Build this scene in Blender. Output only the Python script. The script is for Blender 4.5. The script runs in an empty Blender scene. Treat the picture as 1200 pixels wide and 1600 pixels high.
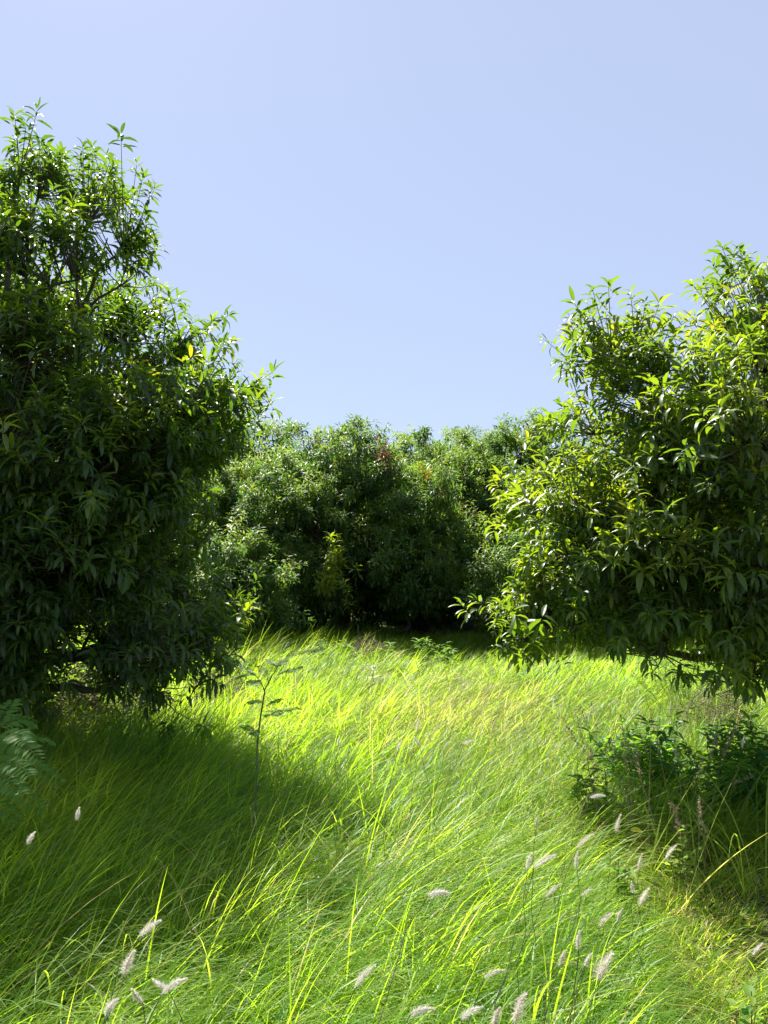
import bpy, math, random
import numpy as np
from mathutils import Vector
R = math.radians
random.seed(7)
RNG = np.random.default_rng(11)
scene = bpy.context.scene
COL = scene.collection

# ------------------------------------------------------------------ camera, sky, sun, exposure
EYE = 1.65
PITCH = R(4.5)
FPX = 1202.0                                   # focal length in photograph pixels
cam_d = bpy.data.cameras.new('camera')
cam_d.sensor_fit = 'VERTICAL'
cam_d.sensor_height = 36.0
cam_d.lens = FPX * 36.0 / 1600.0
cam_d.clip_start = 0.05
cam_d.clip_end = 3000
cam = bpy.data.objects.new('camera', cam_d)
COL.objects.link(cam)
cam.location = (0, 0, EYE)
cam.rotation_euler = (R(90) + PITCH, 0, 0)
scene.camera = cam

SUN_EL, SUN_AZ = 52.0, -25.0                   # azimuth from +Y towards +X
sdir = Vector((math.sin(R(SUN_AZ)) * math.cos(R(SUN_EL)), math.cos(R(SUN_AZ)) * math.cos(R(SUN_EL)), math.sin(R(SUN_EL))))
world = bpy.data.worlds.new('World')
scene.world = world
world.use_nodes = True
wn, wl = world.node_tree.nodes, world.node_tree.links
wn.clear()
w_out = wn.new('ShaderNodeOutputWorld')
w_bg = wn.new('ShaderNodeBackground')
w_sky = wn.new('ShaderNodeTexSky')
w_sky.sky_type = 'NISHITA'
w_sky.sun_disc = False
w_sky.sun_elevation = R(SUN_EL)
w_sky.sun_rotation = R(SUN_AZ)
w_sky.air_density = 1.0
w_sky.dust_density = 0.3
w_sky.ozone_density = 3.0
w_tint = wn.new('ShaderNodeMix')
w_tint.data_type = 'RGBA'
w_tint.blend_type = 'MULTIPLY'
w_tint.inputs[0].default_value = 1.0
w_tint.inputs[7].default_value = (0.98, 0.97, 1.0, 1)
wl.new(w_sky.outputs[0], w_tint.inputs[6])
w_haze = wn.new('ShaderNodeMix')                  # thin summer haze evens the sky out
w_haze.data_type = 'RGBA'
w_haze.inputs[0].default_value = 0.66
w_haze.inputs[7].default_value = (4.5, 5.1, 6.8, 1)
wl.new(w_tint.outputs[2], w_haze.inputs[6])
wl.new(w_haze.outputs[2], w_bg.inputs[0])
w_bg.inputs[1].default_value = 0.0585
wl.new(w_bg.outputs[0], w_out.inputs[0])

sun_d = bpy.data.lights.new('sun', 'SUN')
sun_d.energy = 5.0
sun_d.angle = R(0.53)
sun_d.color = (1.0, 0.96, 0.88)
sun = bpy.data.objects.new('sun', sun_d)
COL.objects.link(sun)
sun.rotation_euler = sdir.to_track_quat('Z', 'Y').to_euler()
sun.location = (-4, 8, 12)

vs = scene.view_settings
vs.view_transform = 'Standard'
vs.look = 'None'
vs.exposure = 1.35
vs.gamma = 1.0
vs.use_curve_mapping = False
scene.cycles.max_bounces = 8
scene.cycles.diffuse_bounces = 4
scene.cycles.glossy_bounces = 2
scene.cycles.transmission_bounces = 6
scene.cycles.sample_clamp_indirect = 4.0

# ------------------------------------------------------------------ picture measure -> world point
CP, SP = math.cos(PITCH), math.sin(PITCH)
def ray(px, py):
    a, b = (px - 600) / FPX, (800 - py) / FPX
    return np.array((a, CP - b * SP, SP + b * CP))
def at(px, py, depth):                          # the point at that distance ahead
    r = ray(px, py); r = r * (depth / r[1])
    return np.array((r[0], r[1], r[2] + EYE))
def on(px, py, z):                              # the point at that height
    r = ray(px, py); k = (z - EYE) / r[2]
    return np.array((r[0] * k, r[1] * k, z))

# ------------------------------------------------------------------ materials
def nodes_of(name):
    m = bpy.data.materials.new(name)
    m.use_nodes = True
    n, l = m.node_tree.nodes, m.node_tree.links
    n.clear()
    return m, n, l
def attr(n, name):
    a = n.new('ShaderNodeAttribute'); a.attribute_name = name; return a
def ramp(n, stops):
    r = n.new('ShaderNodeValToRGB')
    e = r.color_ramp.elements
    while len(e) < len(stops): e.new(0.5)
    for k, (p, c) in enumerate(stops):
        e[k].position = p; e[k].color = (*c, 1)
    return r
def leaf_mat(name, refl, trans, mixf=0.4, rough=0.38, spec=0.5, tint_noise_scale=3.0):
    """refl / trans: colour ramps over the per-leaf attribute 'tint'."""
    m, n, l = nodes_of(name)
    out = n.new('ShaderNodeOutputMaterial')
    a = attr(n, 'tint')
    tc = n.new('ShaderNodeTexCoord')
    no = n.new('ShaderNodeTexNoise'); no.inputs['Scale'].default_value = tint_noise_scale; no.inputs['Detail'].default_value = 3  # scale of the random tint variation
    l.new(tc.outputs['Object'], no.inputs['Vector'])
    ad = n.new('ShaderNodeMath'); ad.operation = 'MULTIPLY_ADD'
    l.new(no.outputs[0], ad.inputs[0]); ad.inputs[1].default_value = 0.30
    sb = n.new('ShaderNodeMath'); sb.operation = 'SUBTRACT'; sb.inputs[1].default_value = 0.15
    l.new(a.outputs['Fac'], sb.inputs[0]); l.new(sb.outputs[0], ad.inputs[2])
    r1, r2 = ramp(n, refl), ramp(n, trans)
    l.new(ad.outputs[0], r1.inputs[0]); l.new(ad.outputs[0], r2.inputs[0])
    p = n.new('ShaderNodeBsdfPrincipled')
    p.inputs['Roughness'].default_value = rough
    p.inputs['Specular IOR Level'].default_value = spec
    l.new(r1.outputs[0], p.inputs['Base Color'])
    t = n.new('ShaderNodeBsdfTranslucent')
    l.new(r2.outputs[0], t.inputs['Color'])
    mx = n.new('ShaderNodeMixShader'); mx.inputs[0].default_value = mixf
    l.new(p.outputs[0], mx.inputs[1]); l.new(t.outputs[0], mx.inputs[2])
    l.new(mx.outputs[0], out.inputs[0])
    return m
def bark_mat(name, c1, c2, scale=14):
    m, n, l = nodes_of(name)
    out = n.new('ShaderNodeOutputMaterial')
    tc = n.new('ShaderNodeTexCoord')
    no = n.new('ShaderNodeTexNoise'); no.inputs['Scale'].default_value = scale; no.inputs['Detail'].default_value = 6
    l.new(tc.outputs['Object'], no.inputs['Vector'])
    r = ramp(n, [(0.35, c1), (0.7, c2)])
    l.new(no.outputs[0], r.inputs[0])
    p = n.new('ShaderNodeBsdfPrincipled'); p.inputs['Roughness'].default_value = 0.85
    l.new(r.outputs[0], p.inputs['Base Color'])
    b = n.new('ShaderNodeBump'); b.inputs['Strength'].default_value = 0.5; b.inputs['Distance'].default_value = 0.01
    l.new(no.outputs[0], b.inputs['Height']); l.new(b.outputs[0], p.inputs['Normal'])
    l.new(p.outputs[0], out.inputs[0])
    return m

M = {}
M['leaf'] = leaf_mat('mango_leaf',
    [(0.0, (0.024, 0.052, 0.020)), (0.45, (0.056, 0.104, 0.028)), (0.8, (0.14, 0.20, 0.035)), (1.0, (0.30, 0.28, 0.035))],
    [(0.0, (0.08, 0.19, 0.010)), (0.45, (0.24, 0.41, 0.012)), (0.8, (0.48, 0.62, 0.015)), (1.0, (0.70, 0.62, 0.02))], 0.45, 0.42, 0.5)
M['leaf_far'] = leaf_mat('orchard_leaf',
    [(0.0, (0.028, 0.065, 0.020)), (0.45, (0.060, 0.115, 0.026)), (0.8, (0.15, 0.21, 0.04)), (1.0, (0.22, 0.12, 0.05))],
    [(0.0, (0.10, 0.26, 0.03)), (0.45, (0.20, 0.36, 0.04)), (0.8, (0.42, 0.56, 0.04)), (1.0, (0.45, 0.25, 0.06))], 0.42, 0.48, 0.33, 1.2)
M['grass'] = leaf_mat('grass_blade',
    [(0.0, (0.030, 0.11, 0.040)), (0.45, (0.115, 0.215, 0.028)), (0.8, (0.26, 0.34, 0.045)), (1.0, (0.42, 0.34, 0.15))],
    [(0.0, (0.19, 0.45, 0.010)), (0.45, (0.52, 0.79, 0.018)), (0.8, (0.74, 0.88, 0.07)), (1.0, (0.66, 0.52, 0.20))], 0.56, 0.42, 0.28, 0.9)
M['weed'] = leaf_mat('weed_leaf',
    [(0.0, (0.03, 0.10, 0.02)), (0.5, (0.06, 0.16, 0.025)), (1.0, (0.20, 0.28, 0.04))],
    [(0.0, (0.08, 0.26, 0.02)), (0.5, (0.20, 0.48, 0.03)), (1.0, (0.50, 0.66, 0.06))], 0.45, 0.55, 0.2)
M['plume'] = leaf_mat('seed_fluff',
    [(0.0, (0.62, 0.56, 0.47)), (1.0, (0.86, 0.84, 0.78))], [(0.0, (0.8, 0.74, 0.64)), (1.0, (0.96, 0.95, 0.92))], 0.55, 0.8, 0.2)
M['straw'] = leaf_mat('dry_straw',
    [(0.0, (0.16, 0.13, 0.07)), (0.5, (0.30, 0.25, 0.14)), (1.0, (0.5, 0.42, 0.27))],
    [(0.0, (0.25, 0.14, 0.07)), (1.0, (0.6, 0.48, 0.3))], 0.3, 0.7, 0.2)
M['straw_red'] = leaf_mat('dead_red_leaf', [(0.0, (0.06, 0.035, 0.02)), (1.0, (0.11, 0.06, 0.035))], [(0.0, (0.10, 0.05, 0.02)), (1.0, (0.18, 0.08, 0.03))], 0.3, 0.7, 0.2)
M['bark'] = bark_mat('bark', (0.05, 0.038, 0.028), (0.16, 0.125, 0.09))
M['twig'] = bark_mat('twig_bark', (0.06, 0.055, 0.03), (0.13, 0.115, 0.06), 30)
M['stem'] = bark_mat('green_stem', (0.06, 0.09, 0.03), (0.14, 0.17, 0.06), 30)
M['dead'] = bark_mat('dead_twig', (0.10, 0.06, 0.045), (0.26, 0.18, 0.13), 30)

# ------------------------------------------------------------------ mesh helpers
def raw_mesh(name, verts, faces_list, tint=None, smooth=True):
    """faces_list: list of int arrays (n,3) or (n,4)."""
    me = bpy.data.meshes.new(name)
    me.vertices.add(len(verts))
    me.vertices.foreach_set('co', np.asarray(verts, dtype=np.float32).ravel())
    loops = np.concatenate([f.ravel() for f in faces_list]).astype(np.int32)
    tot = np.concatenate([np.full(len(f), f.shape[1]) for f in faces_list]).astype(np.int32)
    start = np.concatenate(([0], np.cumsum(tot)[:-1])).astype(np.int32)
    me.loops.add(len(loops)); me.loops.foreach_set('vertex_index', loops)
    me.polygons.add(len(tot)); me.polygons.foreach_set('loop_start', start)
    me.polygons.foreach_set('loop_total', tot)
    me.polygons.foreach_set('use_smooth', np.full(len(tot), smooth, dtype=bool))
    if tint is not None:
        a = me.attributes.new('tint', 'FLOAT', 'POINT')
        a.data.foreach_set('value', np.asarray(tint, dtype=np.float32))
    me.update(calc_edges=True)
    return me
def mesh_obj(name, me, mat, parent=None, loc=None):
    o = bpy.data.objects.new(name, me)
    if not me.materials: me.materials.append(mat)
    COL.objects.link(o)
    if parent is not None: o.parent = parent
    if loc is not None: o.location = loc
    return o
def tag(o, label=None, cat=None, group=None, kind=None):
    if label: o['label'] = label
    if cat: o['category'] = cat
    if group: o['group'] = group
    if kind: o['kind'] = kind
    return o
def thing(name, loc, label, cat, group=None):
    o = bpy.data.objects.new(name, None)
    o.empty_display_size = 0.2
    COL.objects.link(o); o.location = loc
    return tag(o, label, cat, group)
def norm(v): return v / np.maximum(np.linalg.norm(v, axis=-1, keepdims=True), 1e-9)

def leaf_mesh(P, D, U, L, W, droop, tint, rows=3, fold=0.25):
    """one lance-shaped leaf per row of P: base point, direction, up, length, width, droop (radians)."""
    n = len(P)
    D = norm(D); S = norm(np.cross(D, U)); U2 = np.cross(S, D)
    L = np.asarray(L); W = np.asarray(W); droop = np.asarray(droop)
    if rows == 3: ts, ws = [0.20, 0.5, 0.80], [0.78, 1.0, 0.66]
    elif rows == 2: ts, ws = [0.30, 0.68], [0.92, 0.85]
    else: ts, ws = [0.48], [1.0]
    pos = []
    def spine(t):
        a = droop * t                      # arc
        fwd = np.where(droop > 1e-3, np.sin(a) / np.maximum(droop, 1e-3), t)
        dn = np.where(droop > 1e-3, (1 - np.cos(a)) / np.maximum(droop, 1e-3), 0)
        g = np.array((0, 0, -1.0))
        dd = g - (D @ g)[:, None] * D
        dd = norm(dd + 1e-6)
        return P + D * (fwd * L)[:, None] + dd * (dn * L)[:, None]
    verts = [P]
    for t, w in zip(ts, ws):
        c = spine(t)
        off = S * (W * w * 0.5)[:, None]
        lift = U2 * (W * w * fold)[:, None]
        verts += [c - off + lift, c, c + off + lift]
    verts.append(spine(1.0))
    k = len(verts)
    V = np.stack(verts, axis=1).reshape(-1, 3)
    b = (np.arange(n) * k)[:, None]
    tris, quads = [], []
    tris += [[0, 2, 1], [0, 3, 2]]
    for r in range(len(ts) - 1):
        q = 1 + 3 * r
        quads += [[q, q + 1, q + 4, q + 3], [q + 1, q + 2, q + 5, q + 4]]
    q = 1 + 3 * (len(ts) - 1)
    tris += [[q, q + 1, k - 1], [q + 1, q + 2, k - 1]]
    F = [(b + np.array(t)[None, :]) for t in tris]
    Q = [(b + np.array(t)[None, :]) for t in quads]
    fl = [np.concatenate(F)]
    if Q: fl.append(np.concatenate(Q))
    return V, fl, np.repeat(tint, k)

def tubes(paths, sides=5):
    """paths: list of (points (k,3), radii (k,)) -> verts, [quads]"""
    VV, QQ, off = [], [], 0
    ang = np.arange(sides) * 2 * math.pi / sides
    ca, sa = np.cos(ang), np.sin(ang)
    for pts, rad in paths:
        pts = np.asarray(pts, float); k = len(pts)
        tan = np.gradient(pts, axis=0); tan = norm(tan)
        ref = np.array((0, 0, 1.0)) if abs(tan[0][2]) < 0.9 else np.array((1.0, 0, 0))
        A = norm(np.cross(tan, ref)); B = np.cross(tan, A)
        ring = pts[:, None, :] + (A[:, None, :] * ca[None, :, None] + B[:, None, :] * sa[None, :, None]) * np.asarray(rad)[:, None, None]
        VV.append(ring.reshape(-1, 3))
        i = np.arange(k - 1)[:, None] * sides; j = np.arange(sides)[None, :]; j2 = (j + 1) % sides
        QQ.append((np.stack([i + j, i + j2, i + sides + j2, i + sides + j], -1).reshape(-1, 4)) + off)
        off += k * sides
    return np.concatenate(VV), [np.concatenate(QQ)]
def twig_batch(A, B, r0, r1, sag=0.06, sides=3):
    """many short two-piece twigs at once"""
    n = len(A)
    mid = (A + B) / 2; mid[:, 2] -= sag * np.linalg.norm(B - A, axis=1)
    T = norm(B - A); ref = np.tile(np.array((0.3, 0.2, 1.0)), (n, 1)); X = norm(np.cross(T, ref)); Y = np.cross(T, X)
    V = []
    for c, r in ((A, r0), (mid, (r0 + r1) / 2), (B, r1)):
        for s in range(sides):
            a = 2 * math.pi * s / sides
            V.append(c + (X * math.cos(a) + Y * math.sin(a)) * r)
    V = np.stack(V, 1).reshape(-1, 3)
    k = 3 * sides; b = (np.arange(n) * k)[:, None]; Q = []
    for r in range(2):
        for s in range(sides):
            s2 = (s + 1) % sides
            Q.append(b + np.array([r * sides + s, r * sides + s2, (r + 1) * sides + s2, (r + 1) * sides + s])[None, :])
    return V, [np.concatenate(Q)]
def join(parts):
    VV, F3, F4, TT, off = [], [], [], [], 0
    for p in parts:
        V, fl = p[0], p[1]
        VV.append(V)
        TT.append(p[2] if len(p) > 2 else np.zeros(len(V)))
        for f in fl: (F3 if f.shape[1] == 3 else F4).append(f + off)
        off += len(V)
    fl = []
    if F3: fl.append(np.concatenate(F3))
    if F4: fl.append(np.concatenate(F4))
    return np.concatenate(VV), fl, np.concatenate(TT)
def curve_pts(a, b, bend, k=7, rng=RNG):
    a, b = np.asarray(a, float), np.asarray(b, float)
    t = np.linspace(0, 1, k)[:, None]
    m = (a + b) / 2 + np.asarray(bend)
    p = (1 - t) ** 2 * a + 2 * t * (1 - t) * m + t ** 2 * b
    w = rng.normal(0, 0.012, p.shape) * np.linalg.norm(b - a); w[0] = 0; w[-1] = 0
    return p + w

# ------------------------------------------------------------------ trees
def whorls(tips, axes, leaves_per, L0, tints, rng, rows=3, back=0.12, wid=0.25):
    n = len(tips)
    k = leaves_per
    idx = np.repeat(np.arange(n), k)
    tip = tips[idx]; ax = norm(axes)[idx]
    N = n * k
    # frame
    ref = np.tile(np.array((0.31, 0.17, 0.93)), (N, 1))
    X = norm(np.cross(ax, ref)); Y = np.cross(ax, X)
    ph = (np.tile(np.arange(k) * 2.39996, n) + np.repeat(rng.uniform(0, 6.28, n), k)) + rng.normal(0, 0.2, N)
    u = np.tile(np.linspace(0, 1, k), n)                  # 0 = youngest at the tip, 1 = oldest
    el = R(62) - u * R(66) + rng.normal(0, 0.16, N)       # angle above the plane across the axis
    rad = X * np.cos(ph)[:, None] + Y * np.sin(ph)[:, None]
    D = rad * np.cos(el)[:, None] + ax * np.sin(el)[:, None]
    P = tip - ax * (u * back)[:, None] + rad * 0.004
    Lw = np.repeat(rng.uniform(0.70, 1.18, n), k)
    L = L0 * Lw * rng.uniform(0.75, 1.1, N) * (0.55 + 0.45 * np.minimum(1, u * 3 + 0.25))
    W = L * wid * rng.uniform(0.85, 1.15, N)
    droop = np.clip(rng.normal(0.75, 0.35, N) + np.repeat(rng.normal(0.05, 0.3, n), k), 0.1, 1.9) + 0.2 * (1 - u)
    U = np.tile(np.array((0, 0, 1.0)), (N, 1)) + rng.normal(0, 0.28, (N, 3)) + 0.35 * ax
    ti = tints[idx] + rng.normal(0, 0.07, N) - 0.06 * u
    return leaf_mesh(P, D, U, L, W, droop, np.clip(ti, 0, 1), rows)

def sample_lobes(lobes, density, rng, inner=0.55, squash=0.9, per=9, spread=0.15):
    """shoot tips in clumps on and inside the skin of a union of round lobes (centre, radius)"""
    C = np.array([l[0] for l in lobes]); Rr = np.array([l[1] for l in lobes])
    P, O, I = [], [], []
    for i, (c, r) in enumerate(lobes):
        n = max(5, int(density * (1.32 - 0.66 * min(1, max(0, (c[2] - 1.8) / 2.0)) * (spread < 0.2)) * 4 * math.pi * r * r / per))
        d = norm(rng.normal(0, 1, (n, 3)))
        rr = r * (inner + (1.08 - inner) * np.sqrt(rng.uniform(0, 1, n)))
        k = rng.normal(0, 1, (7, 3)) * 3.0; ph = rng.uniform(0, 6.28, 7)
        rr = rr * (1 + 0.30 * np.sin(d @ k.T + ph).sum(1) / 7)
        m = rng.integers(int(per * 0.4), int(per * 1.7) + 1, n)
        j = np.repeat(np.arange(n), m)
        ctr = c + d * rr[:, None] * np.array((1, 1, squash))
        size = rng.uniform(0.6, 1.35, n)[j][:, None] * spread
        off = np.clip(rng.normal(0, 1, (len(j), 3)), -1.7, 1.7) * size
        out = np.minimum(1.5, np.abs(rng.normal(0, 1, (len(j), 1)))) * size * 0.9
        p = ctr[j] + off + d[j] * out
        dist = np.linalg.norm(p[:, None, :] - C[None], axis=2) / Rr[None]
        dist[:, i] = 9
        keep = (dist.min(1) > 0.60) | (rng.uniform(0, 1, len(p)) < 0.22)
        P.append(p[keep]); O.append(norm(d[j] * 1.0 + off / spread * 0.35)[keep]); I.append(np.full(keep.sum(), i))
    return np.concatenate(P), np.concatenate(O), np.concatenate(I)

def build_tree(root, base, lobes, density, leaves_per, L0, mat, rng, rows=3, trunk_r=0.11, fork=1.0,
               tint_fn=None, extra=None, twigs=True, min_z=0.25, limb_parts=True, back=0.12, inner=0.55, spread=0.15):
    base = np.asarray(base, float)
    lobes = [(np.asarray(c, float) - base, r) for c, r in lobes]
    P, O, I = sample_lobes(lobes, density, rng, inner, 0.9, 9, spread)
    ok = P[:, 2] > min_z
    P, O, I = P[ok], O[ok], I[ok]
    if extra is not None:
        e = np.array([np.asarray(q[0], float) - base for q in extra]); eo = np.array([q[1] for q in extra], float)
        e = np.repeat(e, 4, 0); eo = np.repeat(eo, 4, 0) + rng.normal(0, 0.25, (len(e), 3))
        j_ = rng.normal(0, 0.085, e.shape); j_[::4] = 0; e = e + j_ - norm(eo) * (np.arange(len(e)) % 4)[:, None] * 0.06
        ei = np.array([int(np.argmin([np.linalg.norm(c - q) - r for c, r in lobes])) for q in e])
        P = np.concatenate([P, e]); O = np.concatenate([O, eo]); I = np.concatenate([I, ei])
    axes = norm(O * 0.9 + np.array((0, 0, 0.55)) + rng.normal(0, 0.3, P.shape))
    low = O[:, 2] < -0.3
    axes[low] = norm(O[low] * 0.9 + rng.normal(0, 0.35, (low.sum(), 3)) + np.array((0, 0, 0.1)))
    tint = np.clip(rng.normal(0.42, 0.14, len(P)), 0, 0.9)
    if tint_fn is not None: tint = tint_fn(P + base, O, tint, rng)
    me = raw_mesh('crown_leaves', *whorls(P, axes, leaves_per, L0, tint, rng, rows, back))
    mesh_obj('crown', me, mat, root)
    # trunk
    fk = np.array((0.05, 0.03, fork))
    tr = curve_pts((0, 0, -0.15), fk, (0.06, 0.02, 0), 8, rng)
    V, F = tubes([(tr, np.linspace(trunk_r * 1.35, trunk_r, 8))], 10)
    mesh_obj('trunk', raw_mesh('trunk', V, F), M['bark'], root)
    # one limb per lobe, with its side branches and twigs
    acc = []
    for i, (c, r) in enumerate(lobes):
        mine = np.where(I == i)[0]
        d = np.linalg.norm(c - fk)
        bend = np.array((0, 0, -0.12 * d if c[2] < fork + 0.8 else 0.05 * d)) + rng.normal(0, 0.08 * d, 3)
        r0 = trunk_r * (0.30 + 0.30 * min(1, r / 1.2))
        limb = curve_pts(fk, c, bend, 9, rng)
        paths = [(limb, r0 * np.array([1, .92, .85, .78, .7, .6, .46, .28, .10]))]
        parts = []
        if len(mine):
            ns = max(4, int(len(mine) / 26))
            sub = mine[rng.choice(len(mine), ns, replace=False)]
            nodes = []
            for s in sub:
                st = limb[rng.integers(4, 8)]
                en = st + (P[s] - st) * rng.uniform(0.5, 0.72)
                pp = curve_pts(st, en, rng.normal(0, 0.05, 3) + np.array((0, 0, 0.05)), 5, rng)
                paths.append((pp, np.linspace(r0 * 0.33, r0 * 0.16, 5)))
                nodes.append(pp[2:])
            nodes = np.concatenate(nodes)
            if twigs:
                dd = np.linalg.norm(P[mine][:, None, :] - nodes[None], axis=2)
                A = nodes[dd.argmin(1)]
                B = P[mine]
                parts.append(twig_batch(A, B - axes[mine] * 0.02, r0 * 0.11 + 0.0015, 0.0022))
        parts.insert(0, tubes(paths, 6))
        if limb_parts:
            V, F, _ = join(parts)
            mesh_obj('limb', raw_mesh('limb', V, F), M['twig'], root)
        else: acc += parts
    if acc:
        V, F, _ = join(acc)
        mesh_obj('limbs', raw_mesh('limbs', V, F), M['twig'], root)

def lobe_px(rows, depth0):
    """rows: (px, py, depth offset, radius px)"""
    out = []
    for px, py, dz, rp in rows:
        d = depth0 + dz
        out.append((at(px, py, d), 0.80 * rp / FPX * d))
    return out

# ------------------------------------------------------------------ ground
def ground_z(x, y):
    return 0.035 * np.sin(x * 0.9 + 0.4) * np.cos(y * 0.7) + 0.03 * np.exp(-((x + 3.2) ** 2 / 5.0 + (y - 12.5) ** 2 / 9.0))
def build_ground():
    gx = np.concatenate([-np.geomspace(1500, 16, 14), np.linspace(-15, 15, 91), np.geomspace(16, 1500, 14)])
    gy = np.concatenate([-np.geomspace(1500, 9, 14), np.linspace(-8, 24, 97), np.geomspace(25, 1500, 16)])
    X, Y = np.meshgrid(gx, gy)
    Z = ground_z(X, Y) * (np.abs(X) < 40) * (np.abs(Y) < 60)
    V = np.stack([X, Y, Z], -1).reshape(-1, 3)
    nx, ny = len(gx), len(gy)
    i = (np.arange(ny - 1)[:, None] * nx + np.arange(nx - 1)[None]).ravel()
    F = np.stack([i, i + 1, i + nx + 1, i + nx], -1)
    m, n, l = nodes_of('soil_and_litter')
    out = n.new('ShaderNodeOutputMaterial'); tc = n.new('ShaderNodeTexCoord')
    a = n.new('ShaderNodeTexNoise'); a.inputs['Scale'].default_value = 1.3; a.inputs['Detail'].default_value = 8
    b = n.new('ShaderNodeTexNoise'); b.inputs['Scale'].default_value = 40; b.inputs['Detail'].default_value = 5
    l.new(tc.outputs['Object'], a.inputs['Vector']); l.new(tc.outputs['Object'], b.inputs['Vector'])
    r1 = ramp(n, [(0.35, (0.035, 0.07, 0.015)), (0.65, (0.09, 0.09, 0.035))])
    r2 = ramp(n, [(0.3, (0.45, 0.45, 0.45)), (0.7, (1.3, 1.25, 1.1))])
    l.new(a.outputs[0], r1.inputs[0]); l.new(b.outputs[0], r2.inputs[0])
    mx = n.new('ShaderNodeMix'); mx.data_type = 'RGBA'; mx.blend_type = 'MULTIPLY'; mx.inputs[0].default_value = 1
    l.new(r1.outputs[0], mx.inputs[6]); l.new(r2.outputs[0], mx.inputs[7])
    p = n.new('ShaderNodeBsdfPrincipled'); p.inputs['Roughness'].default_value = 0.95; p.inputs['Specular IOR Level'].default_value = 0.05
    l.new(mx.outputs[2], p.inputs['Base Color']); l.new(p.outputs[0], out.inputs[0])
    o = mesh_obj('ground', raw_mesh('ground', V, [F]), m)
    tag(o, 'soil and leaf litter under the tall grass', None, None, 'structure')
build_ground()

# ------------------------------------------------------------------ grass
def smooth(a, b, x):
    t = np.clip((x - a) / (b - a), 0, 1); return t * t * (3 - 2 * t)
def short_zone(x, y):
    return smooth(-0.1, 0.35, x - (0.62 + (y - 2.3) * 0.20)) * (1 - smooth(4.45, 4.9, y))
def thicket_zone(x, y):
    return smooth(1.15, 1.5, x) * smooth(4.35, 4.6, y) * (1 - smooth(5.6, 6.4, y))
def dry_zone(x, y):
    return np.exp(-(((x - 1.0) / 1.3) ** 2 + ((y - 8.8) / 2.6) ** 2))
def blades(X, Y, H, Wd, lean, az, curl, tint, segs=5):
    """grass blades as tapering ribbons; lean = start tilt, curl = added bend along the blade"""
    n = len(X)
    Z = ground_z(X, Y) - 0.02
    hd = np.stack([np.cos(az), np.sin(az), np.zeros(n)], 1)
    tw = RNG.normal(0, 0.7, n)
    sd = np.stack([-np.sin(az + tw), np.cos(az + tw), np.zeros(n)], 1)
    p = np.stack([X, Y, Z], 1)
    V = []
    for s in range(segs + 1):
        t = s / segs
        w = Wd * (0.55 + 0.9 * t - 0.0 * t) if t < 0.4 else Wd * (0.91) * (1 - ((t - 0.4) / 0.6) ** 1.7)
        if s == segs: V.append(p.copy())
        else:
            V.append(p - sd * (w / 2)[:, None]); V.append(p + sd * (w / 2)[:, None])
        th = lean + curl * ((t + 0.5 / segs) ** 1.2)
        p = p + (hd * np.sin(th)[:, None] + np.array((0, 0, 1.0)) * np.cos(th)[:, None]) * (H / segs)[:, None]
    k = 2 * segs + 1
    V = np.stack(V, 1).reshape(-1, 3)
    b = (np.arange(n) * k)[:, None]
    Q = [b + np.array([2 * s, 2 * s + 1, 2 * s + 3, 2 * s + 2])[None] for s in range(segs - 1)]
    T = [b + np.array([2 * segs - 2, 2 * segs - 1, 2 * segs])[None]]
    return V, [np.concatenate(T), np.concatenate(Q)], np.repeat(tint, k)

def scatter(y0, y1, dens, side, clump=0.1, per=14):
    """tuft centres over the wedge the camera looks over, wider than the frame"""
    def half(y): return 0.5 * y + side
    area = (half(y0) + half(y1)) * (y1 - y0)
    nt = int(area * dens / per)
    y = RNG.uniform(y0, y1, nt * 2); x = RNG.uniform(-1, 1, nt * 2) * half(y1)
    k = np.abs(x) < half(y); x, y = x[k][:nt], y[k][:nt]
    X = np.repeat(x, per) + RNG.normal(0, clump * 0.5, len(x) * per)
    Y = np.repeat(y, per) + RNG.normal(0, clump * 0.5, len(x) * per)
    return X, Y, np.repeat(np.arange(len(x)), per)

def field(x, y, s):                     # slow wandering value in -1..1
    return (np.sin(x * 1.3 * s + 1.7 * np.sin(y * 0.9 * s) + s) + np.sin(y * 1.7 * s + 1.3 * np.sin(x * 1.1 * s + 2))) / 2

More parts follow.
